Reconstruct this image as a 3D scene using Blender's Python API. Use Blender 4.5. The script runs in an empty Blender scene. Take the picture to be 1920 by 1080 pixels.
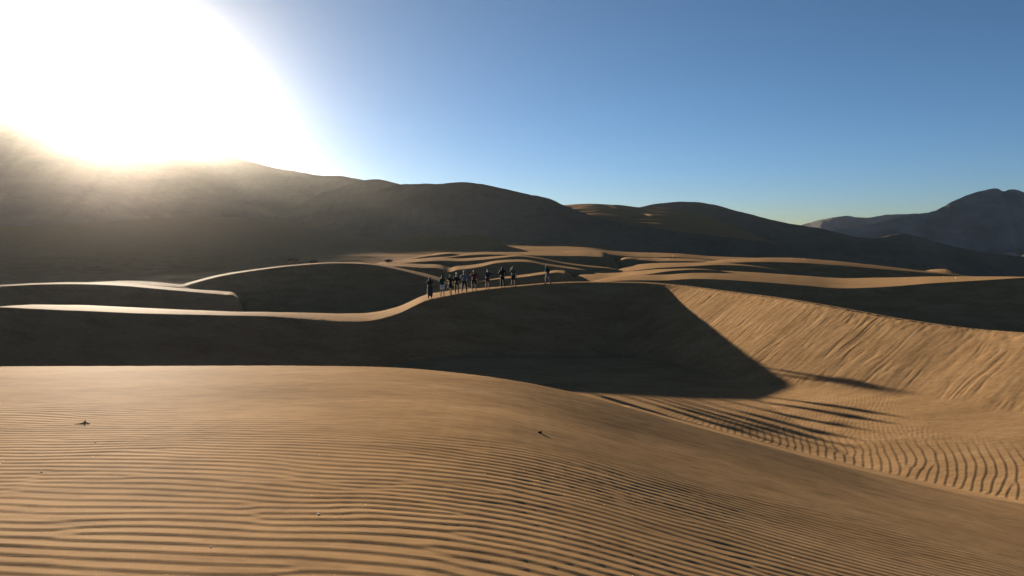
import bpy, math, random
import numpy as np
from mathutils import Vector, Matrix
R = math.radians
C = bpy.context.scene.collection
SC = bpy.context.scene

# ------------------------------------------------------------------ camera
FPX = 1250.0                       # focal length in photograph pixels (1920 wide)
TH = math.atan(100 / FPX)          # pitch down
cam_d = bpy.data.cameras.new('camera')
cam = bpy.data.objects.new('camera', cam_d)
C.objects.link(cam)
cam_d.sensor_width = 36
cam_d.lens = 36 * FPX / 1920
cam_d.clip_start = 0.05
cam_d.clip_end = 30000
cam.location = (0, 0, 0)
cam.rotation_euler = (R(90) - TH, 0, 0)
SC.camera = cam
SC.render.resolution_x = 1024
SC.render.resolution_y = 576


def ray(u, v):
    a = (u - 960) / FPX
    b = (540 - v) / FPX
    y = math.cos(TH) + b * math.sin(TH)
    z = -math.sin(TH) + b * math.cos(TH)
    return a / y, z / y            # direction (p, 1, q)


def P(u, v, Y):
    p, q = ray(u, v)
    return Vector((p * Y, Y, q * Y))


# ------------------------------------------------------------------ sun, sky, exposure
SUN_U, SUN_V = 215, 211
sp, sq = ray(SUN_U, SUN_V)
SUN = Vector((sp, 1, sq)).normalized()
SUN_EL = math.asin(SUN.z)
SUN_AZ = math.atan2(SUN.x, SUN.y)          # clockwise from +Y
sl = bpy.data.lights.new('sun', 'SUN')
sun = bpy.data.objects.new('sun', sl)
C.objects.link(sun)
sl.energy = 5.0
sl.angle = R(0.5)
sl.color = (1.0, 0.86, 0.68)
sun.rotation_euler = SUN.to_track_quat('Z', 'Y').to_euler()

SKY_STRENGTH = 0.05
world = bpy.data.worlds.new('World')
SC.world = world
world.use_nodes = True
nt = world.node_tree
nt.nodes.clear()
wo = nt.nodes.new('ShaderNodeOutputWorld')
bg = nt.nodes.new('ShaderNodeBackground')
sky = nt.nodes.new('ShaderNodeTexSky')
sky.sky_type = 'NISHITA'
sky.sun_disc = False
sky.sun_elevation = SUN_EL
sky.sun_rotation = SUN_AZ
sky.altitude = 1500
sky.air_density = 0.38
sky.dust_density = 0.02
sky.ozone_density = 2.2
bg.inputs['Strength'].default_value = SKY_STRENGTH
wb = nt.nodes.new('ShaderNodeMix'); wb.data_type = 'RGBA'; wb.blend_type = 'MULTIPLY'   # the camera's white balance
wb.inputs[0].default_value = 1.0
wb.inputs[7].default_value = (0.93, 1.04, 0.90, 1)
nt.links.new(sky.outputs[0], wb.inputs[6])
# low dust layer: the sky dims and yellows in the last degrees above the horizon
tcs = nt.nodes.new('ShaderNodeTexCoord'); sx_ = nt.nodes.new('ShaderNodeSeparateXYZ')
nt.links.new(tcs.outputs['Generated'], sx_.inputs[0])
def w1(op, a, b=None):
    n_ = nt.nodes.new('ShaderNodeMath'); n_.operation = op
    for i_, x_ in enumerate((a, b)):
        if x_ is None: continue
        if isinstance(x_, (int, float)): n_.inputs[i_].default_value = x_
        else: nt.links.new(x_, n_.inputs[i_])
    return n_.outputs[0]
low = w1('EXPONENT', w1('MULTIPLY', w1('MAXIMUM', sx_.outputs['Z'], 0.0), -14.0))
dl = nt.nodes.new('ShaderNodeMix'); dl.data_type = 'RGBA'; dl.blend_type = 'MULTIPLY'
nt.links.new(low, dl.inputs[0]); nt.links.new(wb.outputs[2], dl.inputs[6]); dl.inputs[7].default_value = (0.85, 0.42, 0.13, 1)
nt.links.new(dl.outputs[2], bg.inputs['Color'])
# aureole of bright sky round the sun (depends on the direction in the sky only)
tc = nt.nodes.new('ShaderNodeTexCoord')
dotn = nt.nodes.new('ShaderNodeVectorMath'); dotn.operation = 'DOT_PRODUCT'
nrm = nt.nodes.new('ShaderNodeVectorMath'); nrm.operation = 'NORMALIZE'
nt.links.new(tc.outputs['Generated'], nrm.inputs[0])
nt.links.new(nrm.outputs[0], dotn.inputs[0])
dotn.inputs[1].default_value = SUN


def wmath(op, a, b=None):
    n = nt.nodes.new('ShaderNodeMath'); n.operation = op
    for i, x in enumerate((a, b)):
        if x is None:
            continue
        if isinstance(x, (int, float)):
            n.inputs[i].default_value = x
        else:
            nt.links.new(x, n.inputs[i])
    return n.outputs[0]


ac = wmath('ARCCOSINE', wmath('MINIMUM', dotn.outputs['Value'], 0.999999))


def gauss(width, amp):              # amp * exp(-angle/width)
    t = wmath('DIVIDE', ac, R(width))
    t = wmath('MULTIPLY', t, -1.0)
    return wmath('MULTIPLY', wmath('EXPONENT', t), amp)


AUREOLE = ((16.0, 0.075), (3.0, 0.5))
aur = wmath('ADD', gauss(*AUREOLE[0]), gauss(*AUREOLE[1]))
bg2 = nt.nodes.new('ShaderNodeBackground')
bg2.inputs['Color'].default_value = (1.0, 0.88, 0.62, 1)
nt.links.new(aur, bg2.inputs['Strength'])
addn = nt.nodes.new('ShaderNodeAddShader')
nt.links.new(bg.outputs[0], addn.inputs[0])
nt.links.new(bg2.outputs[0], addn.inputs[1])
nt.links.new(addn.outputs[0], wo.inputs['Surface'])

SC.view_settings.view_transform = 'Standard'
SC.view_settings.look = 'None'
SC.view_settings.gamma = 1
SC.view_settings.use_curve_mapping = False
SC.view_settings.exposure = 1.8
SC.render.engine = 'CYCLES'
SC.cycles.volume_bounces = 0

# ------------------------------------------------------------------ numpy noise
_rng = np.random.RandomState(7)
_perm = _rng.permutation(1024)
_ang = _rng.rand(1024) * 2 * math.pi
_gx, _gy = np.cos(_ang), np.sin(_ang)


def noise(x, y, seed=0):
    x = np.asarray(x, float) + seed * 17.31
    y = np.asarray(y, float) + seed * 5.77
    xi = np.floor(x).astype(np.int64); yi = np.floor(y).astype(np.int64)
    xf = x - xi; yf = y - yi
    u = xf * xf * xf * (xf * (xf * 6 - 15) + 10)
    v = yf * yf * yf * (yf * (yf * 6 - 15) + 10)

    def g(ix, iy, fx, fy):
        h = _perm[(_perm[ix & 1023] + iy) & 1023]
        return _gx[h] * fx + _gy[h] * fy
    a = g(xi, yi, xf, yf); b = g(xi + 1, yi, xf - 1, yf)
    c = g(xi, yi + 1, xf, yf - 1); d = g(xi + 1, yi + 1, xf - 1, yf - 1)
    return ((a + (b - a) * u) + ((c + (d - c) * u) - (a + (b - a) * u)) * v) * 1.4


def fbm(x, y, o=4, seed=0):
    s = 0; a = 1; t = 0
    for i in range(o):
        s = s + a * noise(x * 2 ** i, y * 2 ** i, seed + i * 3)
        t += a; a *= 0.5
    return s / t


def sstep(a, b, x):
    t = np.clip((x - a) / (b - a), 0, 1)
    return t * t * (3 - 2 * t)


def smax(a, b, k):
    h = np.clip(0.5 + 0.5 * (a - b) / k, 0, 1)
    return b + (a - b) * h + k * h * (1 - h)


def hermite(xs, ys, xq):
    xs = np.asarray(xs, float); ys = np.asarray(ys, float)
    h = np.diff(xs); d = np.diff(ys) / h
    m = np.zeros_like(ys)
    m[1:-1] = np.where(d[:-1] * d[1:] > 0, 0.5 * (d[:-1] + d[1:]), 0)
    # keep it gentle but not forced flat at small wiggles
    w = (d[:-1] * h[1:] + d[1:] * h[:-1]) / (h[:-1] + h[1:])
    m[1:-1] = w
    m[0] = d[0]; m[-1] = d[-1]
    xq = np.clip(xq, xs[0], xs[-1])
    i = np.clip(np.searchsorted(xs, xq) - 1, 0, len(h) - 1)
    t = (xq - xs[i]) / h[i]
    t2 = t * t; t3 = t2 * t
    return ((2 * t3 - 3 * t2 + 1) * ys[i] + (t3 - 2 * t2 + t) * h[i] * m[i]
            + (-2 * t3 + 3 * t2) * ys[i + 1] + (t3 - t2) * h[i] * m[i + 1])


# ------------------------------------------------------------------ dune crests
class Crest:
    """A dune: sharp crest line given by sighted bearings with a distance, a slip
    face on the camera side and a rounded windward back.  pts = (u, v, Y, band)."""
    def __init__(self, pts, lee=0.62, rise=0.0, wob=0.0, seed=1, back=0.28, smooth=0):
        ps, Ys, zs, Ts, qs = [], [], [], [], []
        for (u, v, Y, bd) in pts:
            w = P(u, v, Y)
            ps.append(w.x / w.y); Ys.append(Y); zs.append(w.z); Ts.append((bd if bd > 1 else 0.2) / FPX)
            qs.append(w.z / Y)
        self.p = np.linspace(ps[0], ps[-1], 5000)
        self.Y = hermite(ps, Ys, self.p)
        self.q = hermite(ps, qs, self.p)
        if smooth:
            kk = np.hanning(smooth); kk /= kk.sum()
            h_ = smooth // 2
            self.Y = np.convolve(np.pad(self.Y, h_, mode='edge'), kk, 'same')[h_:h_ + 5000]
        if wob:
            self.q = self.q + wob / FPX * (fbm(self.p * 9, self.p * 0 + seed, 3, seed))
        self.z = self.q * self.Y
        T = np.maximum(np.interp(self.p, ps, Ts), 0.00018)
        X = self.p * self.Y
        dX = np.gradient(X, self.p); dY = np.gradient(self.Y, self.p)
        L = np.hypot(dX, dY)
        nx, ny = dY / L, -dX / L
        self.c = np.clip(np.abs(nx * self.p + ny), 0.35, 1.6)
        self.a = rise
        self.b = np.maximum((rise - self.q), 0.01) ** 2 / (4 * T * self.Y)
        self.lee = lee
        self.back = back

    def height(self, p, Y, x=None):
        f = lambda arr: np.interp(p, self.p, arr)
        Yc = f(self.Y); zc = f(self.z); c = f(self.c); b = f(self.b)
        d = Y - Yc
        lee = zc + self.lee * d * c
        if x is not None:                       # true angle-of-repose envelope below the curved crest
            sel = (x > -15) & (x < 40) & (Y > 14) & (d < 0.0)
            if sel.any():
                px = np.linspace(-0.42, 1.15, 300)
                cy = np.interp(px, self.p, self.Y); cz = np.interp(px, self.p, self.z); cx = px * cy
                xs, ys = x[sel], Y[sel]
                env = np.full(xs.shape, -99.0)
                for i in range(0, len(px) - 1):
                    ax, ay, bx_, by_ = cx[i], cy[i], cx[i + 1], cy[i + 1]
                    ex_, ey_ = bx_ - ax, by_ - ay
                    L2 = ex_ * ex_ + ey_ * ey_
                    t = np.clip(((xs - ax) * ex_ + (ys - ay) * ey_) / L2, 0, 1)
                    dist = np.hypot(xs - ax - t * ex_, ys - ay - t * ey_)
                    env = np.maximum(env, cz[i] + (cz[i + 1] - cz[i]) * t - self.lee * dist)
                w = sstep(-15, -2, xs)
                lee[sel] = lee[sel] * (1 - w) + env * w
        dm = (self.back + self.a) / (2 * b)
        dd = np.clip(d, 0, None)
        w = np.where(dd < dm, zc + self.a * dd - b * dd * dd,
                     zc + self.a * dm - b * dm * dm - self.back * (dd - dm))
        return np.where(d < 0, lee, w)


E0 = [(-900, 690, 14.0), (-200, 689, 14.6), (0, 687, 14.8), (300, 686, 14.6), (600, 686, 14.2), (760, 690, 13.7), (850, 698, 13.4),
      (950, 711, 13.2), (1050, 730, 13.1), (1150, 756, 13.0), (1250, 785, 13.0), (1400, 826, 13.1), (1500, 853, 13.3),
      (1620, 884, 13.9), (1740, 912, 14.7), (1920, 945, 16.2), (2200, 985, 16), (3200, 1050, 14)]
E0p = [ray(u, v)[0] for u, v, Y in E0]
E0q = [ray(u, v)[1] for u, v, Y in E0]
E0Y = [Y for u, v, Y in E0]
E0d_u = [(-900, -0.25), (800, -0.25), (1000, -0.12), (1100, -0.03), (1180, 0.003), (1300, 0.008), (1500, 0.011), (1920, 0.03), (3200, 0.05)]
E0dp = [ray(u, 780)[0] for u, d in E0d_u]
E0dd = [d for u, d in E0d_u]

# foreground surface: thin plate spline through sighted points
S0 = [(0, 1080, 3.4), (960, 1080, 3.7), (1500, 1080, 5.0), (1920, 1080, 7.0), (0, 900, 5.3), (960, 900, 5.8), (1400, 960, 6.9),
      (1920, 1000, 10.4), (1400, 890, 9.2), (0, 760, 9.3), (500, 760, 9.3), (960, 790, 8.7), (1200, 830, 9.7), (-300, 1080, 3.3),
      (1650, 930, 10.8), (1920, 970, 12.6)]
pts = [P(u, v, Y) for u, v, Y in S0] + [P(u, v, Y) for u, v, Y in E0[1:-1]]
pts += [Vector((x, y, z)) for x, y, z in ((0, 0, -1.62), (-6, 0, -1.6), (6, 0, -3.1), (0, -6, -1.55), (-12, -4, -1.4), (12, -4, -4.2),
                                          (-14, 6, -1.9), (14, 4, -5.6), (22, 8, -8.0), (-22, 10, -2.2))]
A = np.array([[v.x, v.y, v.z] for v in pts])


def tps_k(r2):
    return np.where(r2 > 1e-9, r2 * np.log(r2 + 1e-9), 0)


n = len(A)
K = tps_k((A[:, None, 0] - A[None, :, 0]) ** 2 + (A[:, None, 1] - A[None, :, 1]) ** 2) + np.eye(n) * 0.6
Pm = np.c_[np.ones(n), A[:, :2]]
M = np.block([[K, Pm], [Pm.T, np.zeros((3, 3))]])
sol = np.linalg.solve(M, np.r_[A[:, 2], np.zeros(3)])
_sx = np.linspace(-45, 45, 361); _sy = np.linspace(-12, 30, 169)
GX, GY = np.meshgrid(_sx, _sy)
SG = sol[n] + sol[n + 1] * GX + sol[n + 2] * GY
for i in range(n):
    SG = SG + sol[i] * tps_k((GX - A[i, 0]) ** 2 + (GY - A[i, 1]) ** 2)


def bilin(grid, x0, y0, dx, dy, x, y):
    fx = np.clip((x - x0) / dx, 0, grid.shape[1] - 1.001)
    fy = np.clip((y - y0) / dy, 0, grid.shape[0] - 1.001)
    ix = fx.astype(int); iy = fy.astype(int)
    tx = fx - ix; ty = fy - iy
    return ((grid[iy, ix] * (1 - tx) + grid[iy, ix + 1] * tx) * (1 - ty)
            + (grid[iy + 1, ix] * (1 - tx) + grid[iy + 1, ix + 1] * tx) * ty)


def s0(x, y):
    return bilin(SG, -45, -12, 0.25, 0.25, x, y)


DUNES = [
    # B: the big dune the people stand on, its arm swinging round to the right
    Crest([(-900, 566, 34, 8), (-300, 572, 40, 4), (0, 576.5, 44, 1.5), (60, 579, 45, 9), (150, 583, 46, 13), (250, 587, 47, 13), (350, 589.5, 48, 10),
           (450, 592, 48, 8), (520, 594.5, 48.5, 10), (600, 600, 49, 16), (650, 603, 49, 19), (700, 601, 49.5, 19), (745, 589, 50.5, 16),
           (800, 564, 52, 14), (830, 557, 52.5, 12), (860, 551, 53, 10), (900, 545, 54, 5), (950, 539, 55, 2.2), (1000, 534, 56, 2),
           (1050, 531, 57, 2), (1110, 529.5, 58, 2), (1170, 529.5, 58.5, 2), (1225, 531.5, 57.6, 2), (1272, 536, 55.6, 2.2), (1338, 544, 51.0, 2.6),
           (1413, 554, 46.8, 3), (1497, 566, 42.6, 3.5), (1596, 583, 38.7, 4), (1711, 604, 35, 4), (1845, 621, 31.8, 3), (1930, 627, 30, 3),
           (2172, 645, 26, 3), (3200, 690, 18, 3)], wob=1.2, seed=3, lee=0.60, smooth=181),
    # D: broad dune behind the arm
    Crest([(900, 640, 80, 1), (1040, 575, 80, 1), (1110, 532, 80, 4), (1150, 527, 80, 9), (1200, 525.5, 80, 15), (1240, 526, 80, 20), (1300, 523, 80, 24),
           (1350, 524, 80, 26), (1400, 527, 80, 27), (1500, 535, 79, 28), (1560, 540, 78, 30), (1640, 539, 78, 28), (1750, 531, 79, 17),
           (1850, 525, 80, 8), (1920, 521, 81, 2), (2100, 517, 82, 4), (3200, 520, 82, 5)], wob=0.8, seed=5),
    # C2: dune at the left with the thumb
    Crest([(-900, 545, 66, 4), (-300, 541, 70, 4), (0, 537, 74, 3), (60, 534, 76, 3), (150, 533, 77, 4), (230, 536, 77, 5), (300, 542, 76, 6),
           (380, 549, 75, 6), (420, 552.5, 74, 7), (441, 556, 73.8, 6), (449, 564, 73.4, 2), (464, 604, 73, 1), (560, 690, 73, 1), (700, 760, 73, 1)]),
    Crest([(-100, 640, 85, 1), (60, 550, 85, 1), (110, 537, 85, 1), (150, 533, 85, 2), (200, 532, 86, 5), (240, 533, 86, 8), (300, 536, 86, 8), (345, 540, 86, 5),
           (380, 550, 86, 1), (450, 590, 86, 1), (600, 680, 86, 1)]),
    # C1: dune in the middle left, shaded slip face
    Crest([(100, 650, 86, 1), (230, 585, 86, 1), (300, 549, 87, 4), (330, 542, 87, 5), (345, 537, 88, 5), (400, 521, 89, 4), (480, 507, 90, 3), (560, 497.5, 91, 2),
           (640, 493.5, 92, 2), (700, 497, 91, 3), (760, 509, 89, 5), (800, 520, 87, 8), (840, 533, 84, 10), (870, 543, 81, 10), (900, 555, 78, 8),
           (950, 585, 76, 2), (1050, 650, 76, 1)], wob=0.8, seed=8),
    # the mixed low dunes behind the people
    Crest([(700, 600, 97, 1), (800, 560, 97, 1), (860, 537, 97, 1), (900, 528, 97, 1), (932, 523.5, 97, 2), (950, 522, 97, 4), (980, 519.5, 97, 5), (1020, 514, 97, 5), (1050, 511, 97, 5),
           (1062, 513, 96, 5), (1070, 519, 95, 4), (1080, 530, 94, 2), (1150, 580, 94, 1)]),
    Crest([(1000, 590, 92, 1), (1055, 545, 92, 1), (1073, 532, 92, 8), (1085, 529, 92, 20), (1110, 528, 92, 23), (1150, 527, 93, 22), (1200, 517, 95, 12), (1260, 508, 97, 4),
           (1350, 508, 99, 1), (1500, 560, 99, 1)], rise=0.01),
    Crest([(560, 590, 118, 1), (650, 525, 118, 1), (700, 502, 118, 3), (740, 499.5, 118, 7), (790, 502, 117, 9), (830, 505, 116, 13), (843, 510, 114, 16), (856, 506.5, 115, 12),
           (870, 505, 116, 10), (900, 500.5, 117, 8), (925, 494.5, 118, 6), (960, 491, 119, 5), (990, 491.5, 119, 5), (1020, 497, 118, 4),
           (1060, 503, 117, 4), (1100, 509, 115, 2), (1150, 535, 112, 1), (1250, 600, 112, 1)], rise=0.012, wob=0.6, seed=9),
    Crest([(500, 600, 135, 1), (640, 520, 135, 1), (700, 498, 135, 3), (760, 493, 135, 7), (830, 489, 135, 8), (860, 490, 135, 6), (900, 487.5, 135, 6), (940, 483.5, 135, 4),
           (970, 481, 136, 3), (1000, 484, 136, 3), (1060, 495, 134, 3), (1100, 500, 133, 3), (1150, 505, 132, 2), (1200, 520, 132, 1), (1300, 580, 132, 1)],
          rise=0.012, wob=0.6, seed=11),
    Crest([(600, 560, 160, 1), (750, 497, 160, 2), (850, 481.5, 160, 2), (880, 478.5, 160, 4), (960, 478, 160, 6), (1000, 479, 160, 8), (1060, 480, 160, 10), (1110, 481, 160, 12),
           (1135, 484, 159, 12), (1145, 489, 157, 9), (1157, 500, 155, 4), (1185, 525, 155, 1), (1300, 590, 155, 1)], rise=0.015, wob=0.8, seed=13),
    Crest([(560, 620, 480, 1), (640, 500, 480, 1), (745, 449, 480, 1), (757, 446, 480, 1), (775, 441, 480, 3), (815, 440, 480, 4), (832, 443, 480, 2), (850, 441, 480, 2), (890, 439.5, 480, 3), (908, 444, 480, 1), (960, 466, 480, 1), (1060, 540, 480, 1), (1160, 640, 480, 1)], wob=3, seed=29),
    Crest([(600, 560, 168, 1), (700, 508, 168, 1), (780, 484, 168, 2), (815, 479, 168, 3), (845, 475.5, 168, 3), (868, 479, 168, 2), (920, 500, 168, 1), (1000, 540, 168, 1)], wob=2, seed=27),
    Crest([(1000, 590, 130, 1), (1100, 540, 130, 1), (1158, 513, 130, 10), (1200, 506, 130, 14), (1300, 499, 130, 8), (1340, 497, 130, 6), (1400, 499, 130, 3), (1500, 515, 130, 1),
           (1700, 600, 130, 1)], rise=0.015),
    Crest([(1050, 560, 170, 1), (1130, 515, 170, 1), (1165, 487, 170, 3), (1200, 487.5, 170, 5), (1232, 490, 170, 8), (1262, 489.5, 170, 6), (1300, 490, 170, 6), (1360, 495, 170, 3),
           (1500, 540, 170, 1)], rise=0.015, wob=0.8, seed=15),
    Crest([(900, 510, 205, 1), (1040, 476, 205, 2), (1100, 474, 205, 6), (1180, 481, 205, 11), (1230, 482, 205, 11), (1262, 482, 205, 9), (1335, 487, 205, 8), (1400, 488, 205, 6),
           (1480, 489, 205, 4), (1600, 500, 205, 3), (1800, 540, 205, 1)], rise=0.02, wob=1.2, seed=17),
    Crest([(1200, 540, 140, 1), (1290, 503, 140, 2), (1340, 495, 140, 8), (1400, 491.5, 140, 9), (1480, 492, 140, 12), (1560, 497, 140, 10), (1640, 503.5, 140, 8),
           (1720, 510, 140, 4), (1800, 517, 140, 2), (1950, 540, 140, 1)], rise=0.015, wob=1.0, seed=19),
    Crest([(1600, 580, 170, 1), (1700, 530, 170, 1), (1722, 516, 170, 3), (1745, 513, 170, 9), (1775, 512, 170, 9), (1792, 514, 170, 4), (1830, 534, 170, 1), (1950, 590, 170, 1)],
          rise=0.015),
]


def base(p, x, Y):
    left = np.interp(Y, [0, 30, 45, 60, 85, 105, 150, 260, 420, 600, 800, 1000, 1300, 2200, 4000], [-10, -10, -10.5, -10.5, -10.2, -8.2, -7.9, -8.2, -7.5, -3.5, 5, 17, 40, 0, -9])
    mid = np.interp(Y, [0, 30, 45, 60, 85, 105, 150, 260, 420, 700, 4000], [-8.4, -8.2, -8.4, -10.5, -10.2, -9.5, -9, -9, -11, -10, -12])
    right = np.interp(Y, [0, 20, 30, 45, 60, 85, 110, 150, 240, 420, 900, 1400, 4000], [-8.2, -8.2, -8.2, -8.6, -10.5, -11.5, -13, -15.5, -24, -45, -95, -140, -150])
    wl = 1 - sstep(-0.45, -0.05, p)
    wr = sstep(0.10, 0.42, p)
    z = mid * (1 - wl) * (1 - wr) + left * wl + right * wr * (1 - wl)
    z = z + np.clip(0.13 * (x - 12.5), 0, 1.1) * (1 - sstep(36, 50, Y))
    far = sstep(95, 180, Y)
    z = z + far * (1.0 * fbm(x / 60, Y / 28, 3, 4) + 0.35 * fbm(x / 14, Y / 7, 3, 5))
    z = z + sstep(95, 130, Y) * (1 - sstep(230, 300, Y)) * wl * 0.5 * (1 - np.abs(noise(x / 16, Y / 6, 8)) * 2.2)
    z = z + 0.12 * fbm(x / 9, Y / 9, 2, 6)
    return z


def project(x, y, z):
    c, s = math.cos(TH), math.sin(TH)
    dep = y * c - z * s
    up = y * s + z * c
    dep = np.where(dep > 0.2, dep, 0.2)
    return 960 + FPX * x / dep, 540 - FPX * up / dep


def ground(x, y):
    """height of the sand without ripples, and the masks"""
    Ys = np.maximum(y, 3.0)
    p = x / Ys
    p = np.clip(p, -1.6, 1.75)
    YE = hermite(E0p, E0Y, p)
    qE = hermite(E0p, E0q, p)
    zfore = s0(x, y)
    sE = -qE - np.interp(p, E0dp, E0dd)
    zE = s0(p * YE, YE)
    dE = np.clip(y - YE, 0, None)
    fore = np.where(y < YE, zfore, zE - sE * dE + 0.0)
    fl = base(p, x, y)
    z = fl
    for i, D in enumerate(DUNES):
        z = smax(z, D.height(p, y, x if i == 0 else None), 0.05 + 0.002 * np.clip(y, 0, 200))
    behind = smax(fore, z, 0.12)
    out = np.where(y < YE, zfore, behind)
    out = np.where(y < YE, smax(zfore, z, 0.12), out)
    return out, (p, YE, fl)


# ------------------------------------------------------------------ wind ripples (filtered noise, phase profile)
def ripple_field(nx, ny, step, lam, ang, bw_r, bw_a, seed, skew=0.9):
    """ang = direction of the wave vector (steep flank faces -k)"""
    rs = np.random.RandomState(seed)
    f = np.fft.fft2(rs.randn(ny, nx))
    kx = np.fft.fftfreq(nx, step)[None, :]; ky = np.fft.fftfreq(ny, step)[:, None]
    k = np.hypot(kx, ky); a = np.arctan2(ky, kx) - ang
    a = (a + math.pi) % (2 * math.pi) - math.pi
    w = np.exp(-((k * lam - 1) / bw_r) ** 2 - (a / bw_a) ** 2)
    psi = np.fft.ifft2(f * w)
    mag = np.abs(psi); mag = mag / mag.mean()
    ph = np.angle(psi)
    h = np.sin(ph + skew * np.sin(ph))
    return h * sstep(0.0, 0.22, mag)


RS = 0.016
rip1 = ripple_field(2048, 1350, RS, 0.13, R(90 - 4), 0.12, 0.10, 4)
rip2 = ripple_field(640, 640, 0.03, 0.28, R(152), 0.12, 0.12, 9)     # coarse ripples at the foot of the basin
rip3 = ripple_field(1024, 1024, 0.025, 0.17, R(150), 0.12, 0.14, 21)

XR0, YR0 = -15.0, 0.5


def full(x, y):
    z, (p, YE, fl) = ground(x, y)
    u, v = project(x, y, z)
    # foreground ripples
    lim = np.interp(u, [-400, 0, 300, 600, 1000, 1300, 1600, 1920, 2400], [735, 745, 752, 785, 835, 890, 955, 1010, 1075])
    n1 = fbm(x * 0.5, y * 0.9, 3, 31)
    m1 = sstep(-12, 34, v - lim + 26 * n1) * (y < YE - 0.3)
    wx = x + 0.10 * fbm(x * 0.35, y * 0.35, 2, 40)
    wy = y + 0.22 * fbm(x * 0.38, y * 0.38, 2, 41)
    r1 = bilin(rip1, XR0, YR0, RS, RS, wx, wy)
    amp = 0.0044 * (1.0 + 0.35 * fbm(x * 0.6, y * 0.6, 2, 50)) * (1 - 0.42 * sstep(-0.5, 5, x))
    rip = r1 * amp * m1
    # basin ripples
    onfloor = 1 - sstep(0.02, 0.22, z - fl)
    bas = onfloor * (y > YE + 0.0)
    lim2 = np.interp(u, [1100, 1300, 1500, 1700, 1920, 2200], [755, 775, 800, 822, 835, 850])
    lim2 = lim2 + 10 * fbm(x * 0.6, y * 0.3, 2, 33)
    # bend of the coarse ripples
    bx = x - 6.0 + 0.28 * np.sin((y - 20.5) * 0.75 + 0.2 * x) + 0.15 * fbm(x * .5, y * .5, 2, 60)
    r2 = bilin(rip2, 0, 0, 0.03, 0.03, bx, y - 15.0)
    r3 = bilin(rip3, 0, 0, 0.025, 0.025, x - 4.0, y - 14.0)
    m2 = sstep(-14, 30, v - lim2)
    m3 = (1 - m2) * (1 - sstep(30, 37, y)) * sstep(-0.3, 0.25, fbm(x * .25, y * .25, 2, 61) + 0.35 - sstep(14, 19, x) * 0.9)
    near_foot = sstep(YE + 0.1, YE + 2.2, y)
    inb = (x > 4) & (x < 26) & (y > 15) & (y < 40)
    rip = rip + inb * bas * near_foot * (r2 * 0.007 * m2 + r3 * 0.004 * m3)
    # avalanche streaks on the lit slip face of the arm
    B = DUNES[0]
    Yc = np.interp(p, B.p, B.Y); zc = np.interp(p, B.p, B.z)
    t = 0.38 * x - 0.925 * y                       # along the crest
    drop = zc - z                                  # below the crest
    dn = drop / 0.55
    face = (y < Yc) * sstep(0.0, 0.12, drop) * sstep(0.03, 0.25, z - fl) * sstep(0.20, 0.27, p) * (y > 20) * (y < 60)
    tw = t + 0.22 * fbm(t * 0.6, dn * 0.5, 2, 70)
    a1 = fbm(tw * 1.9, dn * 0.20, 3, 71)
    a2 = fbm(tw * 3.4, dn * 0.34, 2, 72)
    rid = 1 - np.abs(noise(tw * 2.3, dn * 0.20, 73)) * 3.4
    rid = np.clip(rid, 0, 1) ** 2
    lump = noise(tw * 3.0, dn * 2.2, 75) * (1 - sstep(0.2, 1.5, dn))
    st = 0.018 * a1 + 0.009 * a2 - 0.020 * rid * sstep(-.1, .3, noise(tw * .7, dn * .5, 74)) + 0.018 * lump
    rip = rip + face * st
    # trodden rim of the crest where the people walked
    rim = np.exp(-((y - Yc - 0.35) / 0.45) ** 2) * (y > 30) * (y < 62) * (np.abs(x - 8) < 26)
    rip = rip + rim * 0.05 * fbm(x * 2.6, y * 2.6, 3, 80)
    # faint unevenness everywhere
    rip = rip + 0.004 * fbm(x * 1.3, y * 2.2, 3, 90) * sstep(0, 3, y)
    return z + rip


# ------------------------------------------------------------------ materials
def new_mat(name):
    m = bpy.data.materials.new(name)
    m.use_nodes = True
    t = m.node_tree
    b = t.nodes['Principled BSDF']
    return m, t, b


def tex_noise(t, vec, scale, detail=4, rough=0.55):
    n = t.nodes.new('ShaderNodeTexNoise')
    n.inputs['Scale'].default_value = scale
    n.inputs['Detail'].default_value = detail
    n.inputs['Roughness'].default_value = rough
    t.links.new(vec, n.inputs['Vector'])
    return n.outputs['Fac']


def mapping(t, scale, rot=(0, 0, 0)):
    tcn = t.nodes.new('ShaderNodeTexCoord')
    mp = t.nodes.new('ShaderNodeMapping')
    mp.inputs['Scale'].default_value = scale
    mp.inputs['Rotation'].default_value = rot
    t.links.new(tcn.outputs['Object'], mp.inputs['Vector'])
    return mp.outputs['Vector']


def ramp(t, fac, stops):
    r = t.nodes.new('ShaderNodeValToRGB')
    e = r.color_ramp.elements
    while len(e) < len(stops):
        e.new(0.5)
    for el, (pos, col) in zip(e, stops):
        el.position = pos
        el.color = (*col, 1)
    t.links.new(fac, r.inputs['Fac'])
    return r.outputs['Color']


def mixc(t, fac, a, b, mode='MIX'):
    m = t.nodes.new('ShaderNodeMix'); m.data_type = 'RGBA'; m.blend_type = mode
    for i, x in ((0, fac), (6, a), (7, b)):
        if hasattr(x, 'links'):
            t.links.new(x, m.inputs[i])
        else:
            m.inputs[i].default_value = x if i == 0 else (*x, 1)
    return m.outputs[2]


def bumpn(t, h, strength, dist, prev=None):
    b = t.nodes.new('ShaderNodeBump')
    b.inputs['Strength'].default_value = strength
    b.inputs['Distance'].default_value = dist
    t.links.new(h, b.inputs['Height'])
    if prev is not None:
        t.links.new(prev, b.inputs['Normal'])
    return b.outputs['Normal']


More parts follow.
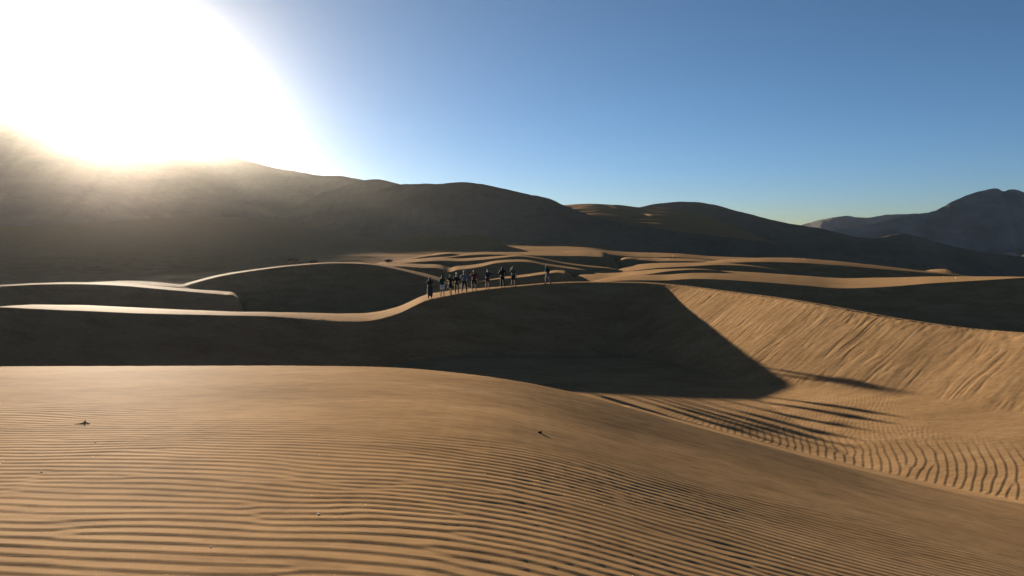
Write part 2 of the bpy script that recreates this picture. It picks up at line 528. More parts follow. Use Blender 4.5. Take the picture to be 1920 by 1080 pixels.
def sand_material(name, c1, c2, c3):
    m, t, b = new_mat(name)
    big = tex_noise(t, mapping(t, (0.30, 0.9, 0.9)), 1.0, 5)
    mid = tex_noise(t, mapping(t, (2.2, 7.5, 5)), 1.0, 5, 0.65)
    fine = tex_noise(t, mapping(t, (1, 1, 1)), 130, 3, 0.7)
    col = ramp(t, big, [(0.32, c1), (0.55, c2), (0.75, c3)])
    dark = ramp(t, mid, [(0.36, (0.80, 0.79, 0.80)), (0.52, (1, 1, 1)), (0.72, (1.10, 1.08, 1.05))])
    col = mixc(t, 1.0, col, dark, 'MULTIPLY')
    grain = ramp(t, fine, [(0.30, (0.78, 0.77, 0.76)), (0.5, (1, 1, 1)), (0.72, (1.18, 1.17, 1.15))])
    col = mixc(t, 0.8, col, grain, 'MULTIPLY')
    t.links.new(col, b.inputs['Base Color'])
    b.inputs['Roughness'].default_value = 0.8
    b.inputs['Specular IOR Level'].default_value = 0.002
    nn = bumpn(t, fine, 0.16, 0.0016)
    nn = bumpn(t, mid, 0.3, 0.007, nn)
    t.links.new(nn, b.inputs['Normal'])
    return m


SAND = sand_material('sand', (0.235, 0.142, 0.068), (0.285, 0.174, 0.085), (0.325, 0.205, 0.104))


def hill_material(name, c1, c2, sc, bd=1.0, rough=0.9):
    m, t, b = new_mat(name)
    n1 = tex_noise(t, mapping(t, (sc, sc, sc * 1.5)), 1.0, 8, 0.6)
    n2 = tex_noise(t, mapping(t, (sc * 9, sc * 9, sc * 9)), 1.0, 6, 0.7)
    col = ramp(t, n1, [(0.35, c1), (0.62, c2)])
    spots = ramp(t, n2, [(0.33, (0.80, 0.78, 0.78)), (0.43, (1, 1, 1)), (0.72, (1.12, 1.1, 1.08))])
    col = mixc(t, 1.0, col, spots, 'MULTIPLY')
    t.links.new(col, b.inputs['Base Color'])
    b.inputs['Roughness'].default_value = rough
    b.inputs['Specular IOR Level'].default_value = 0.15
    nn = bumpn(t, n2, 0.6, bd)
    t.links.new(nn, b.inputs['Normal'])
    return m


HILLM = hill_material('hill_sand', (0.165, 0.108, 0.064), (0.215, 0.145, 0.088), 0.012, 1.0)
ROCKM = hill_material('mountain_rock', (0.14, 0.125, 0.115), (0.22, 0.20, 0.185), 0.006, 8.0)


def grid_mesh(name, V, rows, cols, mat):
    """V: (rows*cols, 3) float array"""
    me = bpy.data.meshes.new(name)
    me.vertices.add(len(V))
    me.vertices.foreach_set('co', V.astype(np.float32).ravel())
    i = np.arange((rows - 1) * (cols - 1))
    r = i // (cols - 1); c = i % (cols - 1)
    a = r * cols + c
    F = np.stack([a, a + 1, a + cols + 1, a + cols], 1).astype(np.int32)
    nf = len(F)
    me.loops.add(nf * 4)
    me.loops.foreach_set('vertex_index', F.ravel())
    me.polygons.add(nf)
    me.polygons.foreach_set('loop_start', np.arange(0, nf * 4, 4, dtype=np.int32))
    me.polygons.foreach_set('use_smooth', np.ones(nf, bool))
    me.update(calc_edges=True)
    me.materials.append(mat)
    o = bpy.data.objects.new(name, me)
    C.objects.link(o)
    return o


# ------------------------------------------------------------------ the dunes as one sheet
def rows_Y():
    seg = [np.arange(-4.0, 2.4, 0.12)]
    def geo(a, b, d0, d1):
        out = [a]
        while out[-1] < b:
            f = (out[-1] - a) / (b - a)
            out.append(out[-1] + d0 + (d1 - d0) * f)
        return np.array(out[:-1])
    seg.append(geo(2.4, 13, 0.018, 0.034))
    seg.append(geo(13, 30, 0.05, 0.055))
    seg.append(geo(30, 60, 0.07, 0.085))
    seg.append(geo(60, 100, 0.13, 0.16))
    seg.append(geo(100, 240, 0.22, 0.8))
    seg.append(geo(240, 1000, 1.5, 20))
    seg.append(np.array([1000, 1200, 1600, 2200, 3200, 5000, 9000.0]))
    return np.concatenate(seg)


AP = 6.0
RY = rows_Y()
pc = np.arange(-0.80, 0.80, 0.0015)
ex = 0.80 + np.cumsum(np.linspace(0.003, 0.025, 45))
PC = np.concatenate([-ex[::-1], pc, ex])
PP, YY = np.meshgrid(PC, RY)
XX = PP * (YY + AP)
XX, YY = XX.ravel(), YY.ravel()
ZZ = np.empty_like(XX)
CH = 400000
for i in range(0, len(XX), CH):
    ZZ[i:i + CH] = full(XX[i:i + CH], YY[i:i + CH])
sandobj = grid_mesh('sand_dunes', np.stack([XX, YY, ZZ], 1), len(RY), len(PC), SAND)
sandobj['kind'] = 'structure'
print('sand verts', len(XX))


def gz(x, y):
    return float(full(np.array([x]), np.array([y]))[0])


# ------------------------------------------------------------------ hills
def hill(name, ridge, front, mat, base_z=-20, seed=1, rough=6.0, sc=90.0, back=0.4, rows=110, cols=500, curve=0.0, gully=0.0,
         width=None, ridge_noise=0.0):
    ps, qs, Ys = [], [], []
    for u, v, Y in ridge:
        w = P(u, v, Y)
        ps.append(w.x / Y); qs.append(w.z / Y); Ys.append(Y)
    p = np.linspace(ps[0], ps[-1], cols)
    Y = hermite(ps, Ys, p); q = hermite(ps, qs, p)
    if ridge_noise:
        q = q + ridge_noise / FPX * fbm(p * 40, p * 0 + seed, 4, seed)
    z = q * Y
    hmax = (z - base_z).max()
    W = width or hmax / front * 1.05
    t = np.linspace(0, 1, rows) ** 1.3
    df = -t[::-1] * W
    db = t[1:30] * W * 0.6
    d = np.concatenate([df, db])
    D, Pp = np.meshgrid(d, p, indexing='ij')
    Yr = np.broadcast_to(Y, D.shape); zr = np.broadcast_to(z, D.shape)
    yy = Yr + D
    xx = Pp * Yr + Pp * D * 0.6
    fr = np.clip(-D / W, 0, 1)
    zz = zr - np.where(D < 0, front * (-D) * (1 + curve * (1 - fr)) , back * D)
    nn = fbm(xx / sc, yy / sc, 5, seed)
    fade = sstep(0, 0.10, np.abs(D) / W)
    zz = zz + rough * nn * fade
    if gully:
        g = np.abs(noise(xx / (sc * 0.8) + 0.7 * fbm(xx / sc, yy / sc, 2, seed + 5), yy / (sc * 5), seed + 2))
        g2 = np.abs(noise(xx / (sc * 0.33) + 0.7 * fbm(xx / sc, yy / sc, 2, seed + 6), yy / (sc * 2), seed + 3))
        zz = zz + gully * (g + 0.4 * g2 - 0.4) * fade
    V = np.stack([xx.ravel(), yy.ravel(), zz.ravel()], 1)
    o = grid_mesh(name, V, len(d), cols, mat)
    o['kind'] = 'structure'
    return o


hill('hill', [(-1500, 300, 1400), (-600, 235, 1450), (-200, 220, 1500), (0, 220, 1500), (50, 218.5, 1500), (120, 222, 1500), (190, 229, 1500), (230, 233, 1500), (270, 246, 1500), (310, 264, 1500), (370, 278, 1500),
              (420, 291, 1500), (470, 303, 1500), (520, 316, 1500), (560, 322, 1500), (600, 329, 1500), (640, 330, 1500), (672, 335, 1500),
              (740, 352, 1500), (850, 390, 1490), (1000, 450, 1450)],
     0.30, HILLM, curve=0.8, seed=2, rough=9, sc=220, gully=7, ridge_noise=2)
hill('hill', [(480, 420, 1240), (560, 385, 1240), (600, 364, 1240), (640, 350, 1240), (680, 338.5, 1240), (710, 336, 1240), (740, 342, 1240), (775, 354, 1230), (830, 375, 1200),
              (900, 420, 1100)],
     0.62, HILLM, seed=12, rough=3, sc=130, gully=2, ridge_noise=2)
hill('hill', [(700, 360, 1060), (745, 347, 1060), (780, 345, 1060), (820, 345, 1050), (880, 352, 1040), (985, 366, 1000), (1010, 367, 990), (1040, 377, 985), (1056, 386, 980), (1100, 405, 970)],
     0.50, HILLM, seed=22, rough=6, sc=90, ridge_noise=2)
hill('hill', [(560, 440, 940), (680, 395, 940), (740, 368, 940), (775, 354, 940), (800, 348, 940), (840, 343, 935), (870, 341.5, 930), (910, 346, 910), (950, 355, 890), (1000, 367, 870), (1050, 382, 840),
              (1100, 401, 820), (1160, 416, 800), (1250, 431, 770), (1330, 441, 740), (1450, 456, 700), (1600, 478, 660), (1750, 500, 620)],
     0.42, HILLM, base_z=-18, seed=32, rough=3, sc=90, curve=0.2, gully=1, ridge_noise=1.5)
# dune-covered rise that still catches the sun
def dune_rise():
    ridge = [(900, 400, 1300), (960, 392, 1300), (1050, 385, 1300), (1100, 382, 1300), (1150, 384, 1300), (1190, 388, 1300), (1260, 391, 1300), (1310, 401, 1300), (1380, 428, 1290), (1500, 470, 1250)]
    ps, qs, Ys = [], [], []
    for u, v, Y in ridge:
        w = P(u, v, Y); ps.append(w.x / Y); qs.append(w.z / Y); Ys.append(Y)
    p = np.linspace(ps[0], ps[-1], 500); Y = hermite(ps, Ys, p); z = hermite(ps, qs, p) * Y
    d = np.concatenate([-np.linspace(1, 0, 260) * 470, np.linspace(0, 1, 12)[1:] * 300])
    D, Pp = np.meshgrid(d, p, indexing='ij')
    yy = Y + D; xx = Pp * (Y + D)
    zz = z - np.where(D < 0, 0.10 * -D + 0.9 * np.clip(-D - 400, 0, None), 0.3 * D)
    ph = yy / 62 + xx / 260 + 1.6 * fbm(xx / 150, yy / 150, 2, 44)
    saw = (ph % 1.0)
    tent = np.where(saw < 0.16, saw / 0.16, 1 - (saw - 0.16) / 0.84)
    zz = zz + 2.2 * tent * (0.5 + sstep(-.4, .4, fbm(xx / 90, yy / 90, 2, 46))) * sstep(0, 30, np.abs(D)) + 1.6 * fbm(xx / 110, yy / 45, 2, 47) * sstep(0, 40, np.abs(D))
    o = grid_mesh('hill', np.stack([xx.ravel(), yy.ravel(), zz.ravel()], 1), len(d), 500, SAND)
    o['kind'] = 'structure'


dune_rise()
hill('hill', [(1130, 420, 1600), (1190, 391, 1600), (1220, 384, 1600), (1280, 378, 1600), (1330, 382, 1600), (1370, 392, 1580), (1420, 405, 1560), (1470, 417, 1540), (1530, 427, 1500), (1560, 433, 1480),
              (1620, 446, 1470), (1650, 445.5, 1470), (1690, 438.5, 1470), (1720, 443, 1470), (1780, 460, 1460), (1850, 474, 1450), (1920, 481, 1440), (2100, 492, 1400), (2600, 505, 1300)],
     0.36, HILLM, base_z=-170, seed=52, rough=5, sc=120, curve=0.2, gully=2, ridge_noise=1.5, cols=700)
hill('mountain', [(1380, 470, 5800), (1500, 423, 5600), (1540, 412, 5500), (1580, 405, 5400), (1620, 408, 5300), (1670, 402, 5200), (1720, 401, 5100), (1800, 410, 4900), (1900, 430, 4700)],
     0.8, ROCKM, base_z=-60, seed=62, rough=20, sc=500, gully=22, ridge_noise=2)
hill('mountain', [(1470, 470, 3500), (1570, 431, 3500), (1640, 420, 3500), (1680, 410, 3500), (1710, 403, 3500), (1740, 399, 3500), (1790, 376, 3480), (1830, 361, 3460), (1858, 354, 3440), (1870, 353.5, 3430),
                  (1880, 358, 3420), (1895, 354.5, 3410), (1920, 361, 3400), (2000, 385, 3350), (2150, 400, 3300), (2600, 380, 3200)],
     0.95, ROCKM, base_z=-60, seed=72, rough=14, sc=300, gully=9, ridge_noise=3, cols=900, rows=200)

# ------------------------------------------------------------------ haze
HAZE = 2.1e-5
hm = bpy.data.materials.new('haze'); hm.use_nodes = True
ht = hm.node_tree
ht.nodes.remove(ht.nodes['Principled BSDF'])
pv = ht.nodes.new('ShaderNodeVolumePrincipled')
pv.inputs['Color'].default_value = (1.0, 0.95, 0.88, 1)
pv.inputs['Density'].default_value = HAZE
pv.inputs['Anisotropy'].default_value = 0.93
ht.links.new(pv.outputs[0], ht.nodes['Material Output'].inputs['Volume'])
x0, x1, y0, y1, z0, z1 = -13000, 13000, -60, 9100, -420, 320
me = bpy.data.meshes.new('haze')
me.from_pydata([(x0, y0, z0), (x1, y0, z0), (x1, y1, z0), (x0, y1, z0), (x0, y0, z1), (x1, y0, z1), (x1, y1, z1), (x0, y1, z1)], [],
               [(0, 3, 2, 1), (4, 5, 6, 7), (0, 1, 5, 4), (1, 2, 6, 5), (2, 3, 7, 6), (3, 0, 4, 7)])
me.materials.append(hm)
hz = bpy.data.objects.new('haze', me); C.objects.link(hz)
hz['kind'] = 'stuff'

# ------------------------------------------------------------------ people and small things
def mat_plain(name, col, rough=0.85, sc=60.0):
    m, t, b = new_mat(name)
    nz = tex_noise(t, mapping(t, (1, 1, 1)), sc, 4)
    c = ramp(t, nz, [(0.3, tuple(x * 0.75 for x in col)), (0.7, tuple(min(1, x * 1.2) for x in col))])
    t.links.new(c, b.inputs['Base Color'])
    b.inputs['Roughness'].default_value = rough
    b.inputs['Specular IOR Level'].default_value = 0.2
    t.links.new(bumpn(t, nz, 0.4, 0.004), b.inputs['Normal'])
    return m


SKIN = mat_plain('skin', (0.20, 0.11, 0.07), 0.6)
HAIRM = mat_plain('hair', (0.02, 0.013, 0.01), 0.6)


def skinned(name, chains, mat, parent=None, sub=1):
    """chains: lists of (x, y, z, rx[, ry]); points closer than 1 mm are shared. One continuous surface."""
    vs, es, rs, idx = [], [], [], {}
    for ch in chains:
        prev = None
        for pt in ch:
            key = tuple(round(c, 3) for c in pt[:3])
            if key not in idx:
                idx[key] = len(vs); vs.append(pt[:3])
                rs.append((pt[3], pt[4] if len(pt) > 4 else pt[3]))
            k = idx[key]
            if prev is not None and prev != k:
                es.append((prev, k))
            prev = k
    me0 = bpy.data.meshes.new(name + '_tmp')
    me0.from_pydata(vs, es, [])
    o = bpy.data.objects.new(name, me0)
    C.objects.link(o)
    md = o.modifiers.new('s', 'SKIN')
    md.use_smooth_shade = True
    for i, d in enumerate(me0.skin_vertices[0].data):
        d.radius = rs[i]
        d.use_root = (i == 0)
    sb = o.modifiers.new('u', 'SUBSURF'); sb.levels = sub; sb.render_levels = sub
    dg = bpy.context.evaluated_depsgraph_get()
    me = bpy.data.meshes.new_from_object(o.evaluated_get(dg))
    o.modifiers.clear()
    o.data = me
    me.name = name
    me.materials.clear(); me.materials.append(mat)
    if parent:
        o.parent = parent
    return o


def rings(name, rg, mat, parent=None, n=24, wob=0.0, seed=0, thick=0.012):
    """a cloth tube through elliptical rings (z, rx, ry, cx, cy), given a real thickness"""
    V, F = [], []
    rr = random.Random(seed)
    ph = [rr.uniform(0, 6.28) for _ in range(3)]
    for layer in (0, 1):
        for i, (z, rx, ry, cx, cy) in enumerate(rg):
            for k in range(n):
                a = 2 * math.pi * k / n
                w = 1 + wob * (i / len(rg)) * (math.sin(5 * a + ph[0]) + 0.6 * math.sin(9 * a + ph[1]))
                V.append((cx + (rx * w - layer * thick) * math.cos(a), cy + (ry * w - layer * thick) * math.sin(a), z))
    m = len(rg)
    for layer in (0, 1):
        o = layer * m * n
        for i in range(m - 1):
            for k in range(n):
                q = [o + i * n + k, o + i * n + (k + 1) % n, o + (i + 1) * n + (k + 1) % n, o + (i + 1) * n + k]
                F.append(q if layer else q[::-1])
    for i in (0, m - 1):
        for k in range(n):
            F.append([i * n + k, i * n + (k + 1) % n, m * n + i * n + (k + 1) % n, m * n + i * n + k])
    me = bpy.data.meshes.new(name)
    me.from_pydata(V, [], F)
    for pl in me.polygons:
        pl.use_smooth = True
    me.materials.append(mat)
    o = bpy.data.objects.new(name, me); C.objects.link(o)
    if parent:
        o.parent = parent
    return o


def person(label, u, off, height=1.72, rz=0.0, armL=None, armR=None, legL=None, legR=None, lean=(0, 0), head=(0, 0),
           top=None, bottom=None, shoes=(0.03, 0.03, 0.03), hair='short', haircol=None, hat=None, hood=None, robe=None, bulk=1.0,
           topcol=(0.05, 0.05, 0.05), botcol=(0.03, 0.03, 0.03), sleeves='long', pack=None):
    """built standing at the origin facing +y, x to the right; joints as (elbow, wrist) and (knee, ankle)"""
    B = DUNES[0]
    p = ray(u, 540)[0]
    Y = float(np.interp(p, B.p, B.Y)) + off
    X = p * Y
    root = bpy.data.objects.new('person', None); C.objects.link(root)
    root['label'] = label; root['category'] = 'person'; root['group'] = 'people standing on the dune crest'
    k = height / 1.72
    lx, ly = lean
    hx, hy = lx + head[0], ly + head[1]
    aL = armL or ((-0.25, -0.02, 1.12), (-0.27, 0.06, 0.87))
    aR = armR or ((0.25, -0.02, 1.12), (0.27, 0.06, 0.87))
    kL, nL = legL or ((-0.11, 0.03, 0.49), (-0.12, -0.02, 0.08))
    kR, nR = legR or ((0.11, 0.03, 0.49), (0.12, -0.02, 0.08))
    pel = (0, 0, 0.93)
    bel = (lx * 0.3, ly * 0.3, 1.08)
    che = (lx * 0.75, ly * 0.75, 1.30)
    nb = (lx, ly, 1.43)
    hipL, hipR = (-0.085, 0, 0.88), (0.085, 0, 0.88)
    shL, shR = (lx * 0.9 - 0.17, ly * 0.9, 1.385), (lx * 0.9 + 0.17, ly * 0.9, 1.385)
    hd = [(lx + head[0] * .4, ly + 0.01 + head[1] * .4, 1.50, 0.052), (hx, hy + 0.025, 1.56, 0.062, 0.070), (hx, hy + 0.012, 1.615, 0.074, 0.090), (hx, hy + 0.002, 1.67, 0.066, 0.080), (hx, hy, 1.70, 0.035, 0.045)]

    def hand(w, e, side):
        d = (Vector(w) - Vector(e)).normalized()
        s = Vector((side, 0, 0)); s = (s - d * s.dot(d)).normalized()
        f = d.cross(s).normalized()
        w = Vector(w)
        palm = w + d * 0.06
        out = [[(*w, 0.026, 0.022), (*palm, 0.032, 0.016)]]
        for j, ln in enumerate((0.062, 0.072, 0.066, 0.050)):
            st = palm + s * (0.030 - 0.020 * j)
            b1 = st + d * ln * 0.6 + f * 0.008
            b2 = st + d * ln + f * 0.026
            out.append([(*palm, 0.032, 0.016), (*(st + d * 0.022), 0.0095), (*b1, 0.0085), (*b2, 0.007)])
        tb = w + d * 0.02
        out.append([(*w, 0.026, 0.022), (*(tb + s * -0.032 * 1.0 + f * 0.01), 0.011), (*(tb + s * -0.050 + d * 0.035 + f * 0.02), 0.009)])
        return out
    ch = [[(*pel, 0.135, 0.10), (*bel, 0.12, 0.092), (*che, 0.145, 0.10), (*nb, 0.06)] + hd]
    ch.append([hd[1], (hx, hy + 0.105, 1.575, 0.016), (hx, hy + 0.118, 1.565, 0.010)])       # nose
    ch.append([hd[2], (hx - 0.085, hy, 1.605, 0.014)])
    ch.append([hd[2], (hx + 0.085, hy, 1.605, 0.014)])
    for hip, kn, an, sd in ((hipL, kL, nL, -1), (hipR, kR, nR, 1)):
        ch.append([(*pel, 0.135, 0.10), (*hip, 0.085), (*kn, 0.052), ((kn[0] + an[0]) / 2, (kn[1] + an[1]) / 2 - 0.015, (kn[2] + an[2]) / 2 + .05, 0.050), (*an, 0.034),
                   (an[0] + 0.02 * sd, an[1] + 0.13, max(an[2] - 0.045, 0.03), 0.030)])
    for sh, (el, wr), sd in ((shL, aL, -1), (shR, aR, 1)):
        ch.append([(*che, 0.145, 0.10), (*sh, 0.055), (*el, 0.040), (*wr, 0.026, 0.022)])
        ch += hand(wr, el, sd)
    skinned('body', ch, SKIN, root)
    b = bulk
    if topcol is not None:
        tm = mat_plain('top_cloth', tuple(c_ * 0.6 for c_ in topcol))
        tc_ = [[(pel[0], pel[1], 0.90, 0.155 * b, 0.125 * b), (*bel, 0.145 * b, 0.12 * b), (*che, 0.165 * b, 0.13 * b), (*nb, 0.085)]]
        for sh, (el, wr) in ((shL, aL), (shR, aR)):
            row = [(*che, 0.165 * b, 0.13 * b), (*sh, 0.078 * b), (*el, 0.060 * b)]
            if sleeves == 'long':
                row.append(tuple(Vector(el).lerp(Vector(wr), 0.92)) + (0.042 * b,))
            tc_.append(row)
        skinned('top', tc_, tm, root)
    bm_ = mat_plain('bottom_cloth', botcol)
    if bottom in ('trousers', 'shorts'):
        bc = []
        for hip, kn, an in ((hipL, kL, nL), (hipR, kR, nR)):
            row = [(0, 0, 0.95, 0.15 * b, 0.12 * b), (*hip, 0.105 * b)]
            if bottom == 'shorts':
                row.append((kn[0], kn[1], kn[2] + 0.06, 0.085 * b))
            else:
                row += [(*kn, 0.075 * b), (an[0], an[1], an[2] + 0.05, 0.060 * b)]
            bc.append(row)
        skinned('trousers' if bottom == 'trousers' else 'shorts', bc, bm_, root)
    elif bottom == 'skirt':
        rings('skirt', [(1.02, .15, .12, 0, 0), (.90, .19, .15, 0, 0), (.75, .22, .18, 0, 0), (.62, .235, .20, 0, 0)], bm_, root, wob=0.05)
    if robe:
        z0_, w0 = robe
        rings('coat_skirt', [(1.12, .17, .14, bel[0], bel[1]), (0.95, .20, .17, 0, 0), (.75, .215, .19, 0, 0), (.55, .225, .20, 0, 0), (z0_, w0, w0 * .85, 0, 0)], mat_plain('coat_cloth', topcol), root, wob=0.03)
    sm = mat_plain('shoe_leather', shoes, 0.6)
    for an, sd in ((nL, -1), (nR, 1)):
        z = max(an[2] - 0.035, 0.045)
        skinned('shoe', [[(an[0], an[1] - 0.04, z, 0.042), (an[0] + .005 * sd, an[1] + 0.05, z - 0.003, 0.044, 0.046), (an[0] + 0.02 * sd, an[1] + 0.17, z - 0.012, 0.034, 0.044)]], sm, root)
    hm_ = HAIRM if haircol is None else mat_plain('hair', haircol, 0.6)
    if hair == 'short':
        skinned('hair', [[(hx, hy - 0.03, 1.58, 0.060, 0.055), (hx, hy - 0.02, 1.65, 0.080, 0.078), (hx, hy + 0.0, 1.71, 0.055, 0.065)]], hm_, root)
    elif hair == 'long':
        skinned('hair', [[(hx, hy - 0.06, 1.34, 0.085, 0.035), (hx, hy - 0.055, 1.48, 0.095, 0.05), (hx, hy - 0.03, 1.60, 0.092, 0.075), (hx, hy - 0.01, 1.68, 0.082, 0.085), (hx, hy, 1.72, 0.05, 0.05)]], hm_, root)
    elif hair == 'bun':
        skinned('hair', [[(hx, hy - 0.03, 1.58, 0.065, 0.055), (hx, hy - 0.02, 1.65, 0.080, 0.078), (hx, hy - 0.02, 1.71, 0.052, 0.055), (hx, hy - 0.03, 1.765, 0.045, 0.045)]], hm_, root)
    if hat:
        skinned('cap', [[(hx, hy - 0.01, 1.66, 0.086, 0.094), (hx, hy, 1.72, 0.065, 0.075)], [(hx, hy - 0.01, 1.66, 0.086, 0.094), (hx, hy + 0.12, 1.665, 0.06, 0.012)]], mat_plain('cap_cloth', hat), root)
    if hood:
        skinned('hood', [[(lx, ly - 0.03, 1.42, 0.15, 0.11), (lx, ly - 0.03, 1.52, 0.115, 0.10), (hx, hy - 0.035, 1.62, 0.100, 0.098), (hx, hy - 0.03, 1.70, 0.070, 0.075), (hx, hy - 0.03, 1.76, 0.03, 0.03)]], mat_plain('hood_cloth', hood), root)
    if pack:
        pk = skinned('backpack', [[(lx * .6, ly - 0.17, 1.06, 0.13, 0.08), (lx * .7, ly - 0.18, 1.20, 0.14, 0.09), (lx * .8, ly - 0.16, 1.36, 0.11, 0.07)]], mat_plain('pack_cloth', pack), root)
    root.scale = (k, k, k)
    root.rotation_euler = (0, 0, rz)
    root.location = (X, Y, gz(X, Y) - 0.012)
    return root


person('leftmost person, in a long dark coat with raised hood, elbows out and pale shoes', 806, 0.45, 1.74, 0.0,
       armL=((-0.25, 0.04, 1.24), (-0.09, 0.17, 1.46)), armR=((0.25, 0.04, 1.24), (0.09, 0.17, 1.46)),
       bottom='trousers', topcol=(0.055, 0.045, 0.04), botcol=(0.03, 0.028, 0.03), robe=(0.26, .21), shoes=(0.75, 0.73, 0.70), hood=(0.055, 0.045, 0.04), hair='short', bulk=1.05)
person('person with long dark hair, green jacket over pale shorts, right hand held out', 829.5, 0.42, 1.72, -0.15,
       armL=((-0.23, 0.0, 1.13), (-0.21, 0.10, 0.90)), armR=((0.27, 0.10, 1.18), (0.37, 0.30, 1.15)),
       bottom='shorts', topcol=(0.03, 0.10, 0.075), botcol=(0.55, 0.55, 0.52), hair='long')
person('short slim person in a dark knee length dress, left arm out', 845, 0.40, 1.64, 0.1,
       armL=((-0.38, 0.06, 1.36), (-0.58, 0.14, 1.32)), armR=((0.24, 0.0, 1.14), (0.25, 0.05, 0.90)),
       legL=((-0.06, 0.02, .49), (-0.05, -0.02, .08)), legR=((0.06, 0.02, .49), (0.05, 0.03, .08)),
       bottom='skirt', topcol=(0.03, 0.028, 0.035), botcol=(0.03, 0.028, 0.035), hair='short', bulk=0.95)
person('slim person with hair tied up high, black top and black trousers, arms folded', 856.5, 0.40, 1.68, 0.0,
       armL=((-0.23, 0.03, 1.14), (-0.02, 0.20, 1.18)), armR=((0.23, 0.03, 1.14), (0.04, 0.22, 1.22)),
       bottom='trousers', topcol=(0.028, 0.03, 0.03), botcol=(0.02, 0.02, 0.022), hair='bun', bulk=0.92)
person('person in a blue grey jacket and pale cap with dark trousers, left elbow bent out', 870.5, 0.38, 1.76, 0.05,
       armL=((-0.33, 0.0, 1.14), (-0.20, 0.10, 0.97)), armR=((0.26, 0.0, 1.13), (0.24, 0.08, 0.90)),
       legL=((-0.14, 0.03, 0.49), (-0.19, -0.02, 0.08)), legR=((0.14, 0.03, 0.49), (0.19, -0.02, 0.08)),
       bottom='trousers', topcol=(0.17, 0.21, 0.27), botcol=(0.02, 0.025, 0.04), hat=(0.6, 0.6, 0.58), bulk=1.05)
person('person in a dark red jacket and black shorts, left hand raised to the chin', 888.6, 0.36, 1.72, 0.0,
       armL=((-0.28, 0.06, 1.22), (-0.14, 0.18, 1.42)), armR=((0.26, 0.02, 1.13), (0.25, 0.08, 0.90)),
       legL=((-0.13, 0.03, 0.49), (-0.15, -0.02, 0.08)), legR=((0.13, 0.03, 0.49), (0.17, -0.02, 0.08)),
       bottom='shorts', topcol=(0.16, 0.035, 0.045), botcol=(0.02, 0.02, 0.02), bulk=1.12)
seventh = person('person in a dark top and shorts holding both arms out sideways with a phone', 914, 0.34, 1.68, -0.1,
       armL=((-0.16, 0.20, 1.25), (0.12, 0.34, 1.34)), armR=((0.33, 0.14, 1.32), (0.50, 0.24, 1.36)),
       bottom='shorts', topcol=(0.035, 0.035, 0.07), botcol=(0.06, 0.05, 0.045), hair='short', head=(0.02, 0.0))
person('person in a black hooded sweatshirt and trousers, both elbows bent out at the waist', 942, 0.34, 1.72, 0.0,
       armL=((-0.31, 0.0, 1.17), (-0.10, 0.17, 1.12)), armR=((0.31, 0.0, 1.17), (0.10, 0.17, 1.12)),
       bottom='trousers', topcol=(0.022, 0.022, 0.022), botcol=(0.022, 0.022, 0.025), hood=(0.022, 0.022, 0.022), hair='short', bulk=1.1)
person('person in a loose grey shirt and black shorts, left hand raised to the face', 962.5, 0.32, 1.72, -0.2,
       armL=((-0.28, 0.06, 1.26), (-0.20, 0.16, 1.50)), armR=((0.24, 0.0, 1.13), (0.24, 0.09, 0.90)),
       legL=((-0.12, 0.05, 0.49), (-0.15, 0.02, 0.08)), legR=((0.12, 0.0, 0.49), (0.15, -0.06, 0.08)),
       bottom='shorts', topcol=(0.14, 0.14, 0.135), botcol=(0.02, 0.02, 0.02), hair='short', bulk=1.1, sleeves='short')
person('rightmost person, apart from the others, walking hunched in a dark teal jacket', 1027.5, 0.30, 1.66, 1.0,
       armL=((-0.20, 0.10, 1.16), (-0.14, 0.30, 1.02)), armR=((0.21, -0.06, 1.14), (0.20, 0.12, 0.98)),
       legL=((-0.10, 0.18, 0.52), (-0.11, 0.14, 0.10)), legR=((0.10, -0.04, 0.50), (0.11, -0.24, 0.12)),
       lean=(0, 0.13), head=(0, 0.03), bottom='trousers', topcol=(0.02, 0.07, 0.075), botcol=(0.15, 0.15, 0.15), hair='short', bulk=1.12)


def simple_mesh(name, V, F, mat, smooth=False):
    me = bpy.data.meshes.new(name)
    me.from_pydata(V, [], F)
    for pl in me.polygons:
        pl.use_smooth = smooth
    me.materials.append(mat)
    o = bpy.data.objects.new(name, me); C.objects.link(o)
    return o


def box(name, sx, sy, sz, mat, bev=0.15):
    import bmesh
    bm = bmesh.new()
    bmesh.ops.create_cube(bm, size=1)
    bmesh.ops.scale(bm, vec=(sx, sy, sz), verts=bm.verts)
    bmesh.ops.bevel(bm, geom=bm.edges[:], offset=min(sx, sy, sz) * bev, segments=2, affect='EDGES')
    me = bpy.data.meshes.new(name); bm.to_mesh(me); bm.free()
    me.materials.append(mat)
    o = bpy.data.objects.new(name, me); C.objects.link(o)
    return o


# the phone held by the seventh person
w7 = seventh.location + Matrix.Rotation(-0.1, 3, 'Z') @ Vector((0.57, 0.30, 1.40)) * (1.68 / 1.72)
ph = box('phone', 0.078, 0.009, 0.155, mat_plain('phone_case', (0.02, 0.02, 0.02), 0.4))
ph.location = w7; ph.rotation_euler = (0.1, 0, -0.5)
ph['label'] = 'small dark phone in the outstretched hands of the person in shorts'
ph['category'] = 'phone'
scm = mat_plain('phone_screen', (0.03, 0.035, 0.04), 0.15)
sc_ = box('screen', 0.070, 0.002, 0.140, scm); sc_.parent = ph; sc_.location = (0, -0.0055, 0)


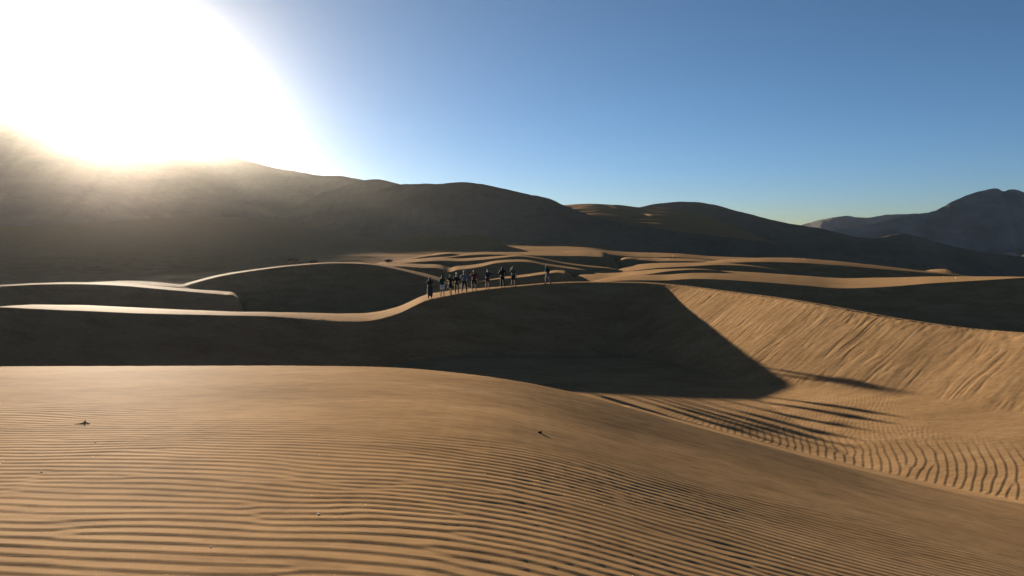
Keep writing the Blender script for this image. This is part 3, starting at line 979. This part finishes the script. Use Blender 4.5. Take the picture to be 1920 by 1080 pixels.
def stone(name, loc, size, mat, seed, sub=3, jag=0.3):
    import bmesh
    bm = bmesh.new()
    bmesh.ops.create_icosphere(bm, subdivisions=sub, radius=1)
    for v in bm.verts:
        n_ = float(fbm(v.co.x * 1.3 + seed * 3.1, v.co.y * 1.3 + v.co.z * 1.7, 4, seed))
        v.co *= 1 + jag * 2 * n_
        v.co.x *= size[0]; v.co.y *= size[1]; v.co.z *= size[2]
    me = bpy.data.meshes.new(name); bm.to_mesh(me); bm.free()
    for pl in me.polygons:
        pl.use_smooth = True
    me.materials.append(mat)
    o = bpy.data.objects.new(name, me); C.objects.link(o)
    o.location = loc
    return o


def on_sand(u, v, y0=2.5, y1=30.0):
    """walk along the sight line until it meets the sand"""
    p, q = ray(u, v)
    Ys = np.linspace(y0, y1, 6000)
    h = full(p * Ys, Ys)
    hit = np.argmax(h >= q * Ys)
    Y = Ys[hit]
    return Vector((p * Y, Y, float(h[hit])))


PALE = mat_plain('pale_stone', (0.9, 0.88, 0.82), 0.35, 120)
DARKST = mat_plain('dark_stone', (0.045, 0.032, 0.025), 0.8, 120)
for i, (u, v, sz, lab) in enumerate((
        (179, 830, 0.009, 'tiny white pebble lying closest to the dark twig on the rippled sand'),
        (78, 886, 0.008, 'tiny white pebble nearest the left edge of the rippled sand'),
        (597, 965, 0.009, 'brightest white pebble, rightmost of those on the rippled sand'),
        (395, 1026, 0.006, 'small white pebble on the ripples lowest in the photo, near the bottom edge'))):
    q_ = on_sand(u, v)
    o = stone('pebble', q_ + Vector((0, 0, sz * 0.35)), (sz, sz * .8, sz * .7), PALE, 3 + i)
    o['label'] = lab; o['category'] = 'pebble'; o['group'] = 'white pebbles on the rippled sand'
q_ = on_sand(1012, 812)
o = stone('stone', q_ + Vector((0, 0, 0.008)), (0.028, 0.02, 0.02), DARKST, 21)
o['label'] = 'small dark stone alone on the smooth sand below the shaded hollow'; o['category'] = 'stone'

# dry twig half buried in the ripples
q_ = on_sand(160, 795)
WOODM = mat_plain('dry_wood', (0.05, 0.03, 0.018), 0.85, 90)
tw_ = skinned('twig', [[(-0.12, -0.02, 0.002, 0.004), (-0.06, -0.01, 0.004, 0.008), (-0.01, 0.0, 0.012, 0.009), (0.03, 0.0, 0.010, 0.008), (0.065, -0.01, 0.002, 0.005)],
                       [(-0.01, 0.0, 0.012, 0.009), (0.002, 0.005, 0.045, 0.006)]], WOODM)
tw_.location = q_
tw_['label'] = 'short dark forked twig lying on the rippled sand at the left'; tw_['category'] = 'twig'

# low rocks sticking out behind the big shaded dune
ROCKS = mat_plain('outcrop_rock', (0.10, 0.085, 0.07), 0.9, 1.2)
for i, (u, v, Y, sx, sz, lab) in enumerate((
        (549, 487, 108, 0.9, 0.4, 'larger dark rock outcrop just behind the rounded top of the shaded dune'),
        (588, 489, 108, 0.6, 0.25, 'smaller flat dark rock behind the shaded dune, right of the larger outcrop'),
        (728, 488, 140, 0.7, 0.3, 'low dark rock at the left end of the pale dune strips'))):
    w = P(u, v, Y)
    zg = gz(w.x, w.y)
    o = stone('rock', Vector((w.x, w.y, max(w.z - 0.1, zg + sz * 0.2) if w.z - zg < 1.5 else zg + sz * 0.3)), (sx, sx * .7, sz), ROCKS, 40 + i, sub=4, jag=0.4)
    print('rock', i, 'ground', zg, 'wanted', w.z)
    o['label'] = lab; o['category'] = 'rock'; o['group'] = 'rocks behind the dunes'
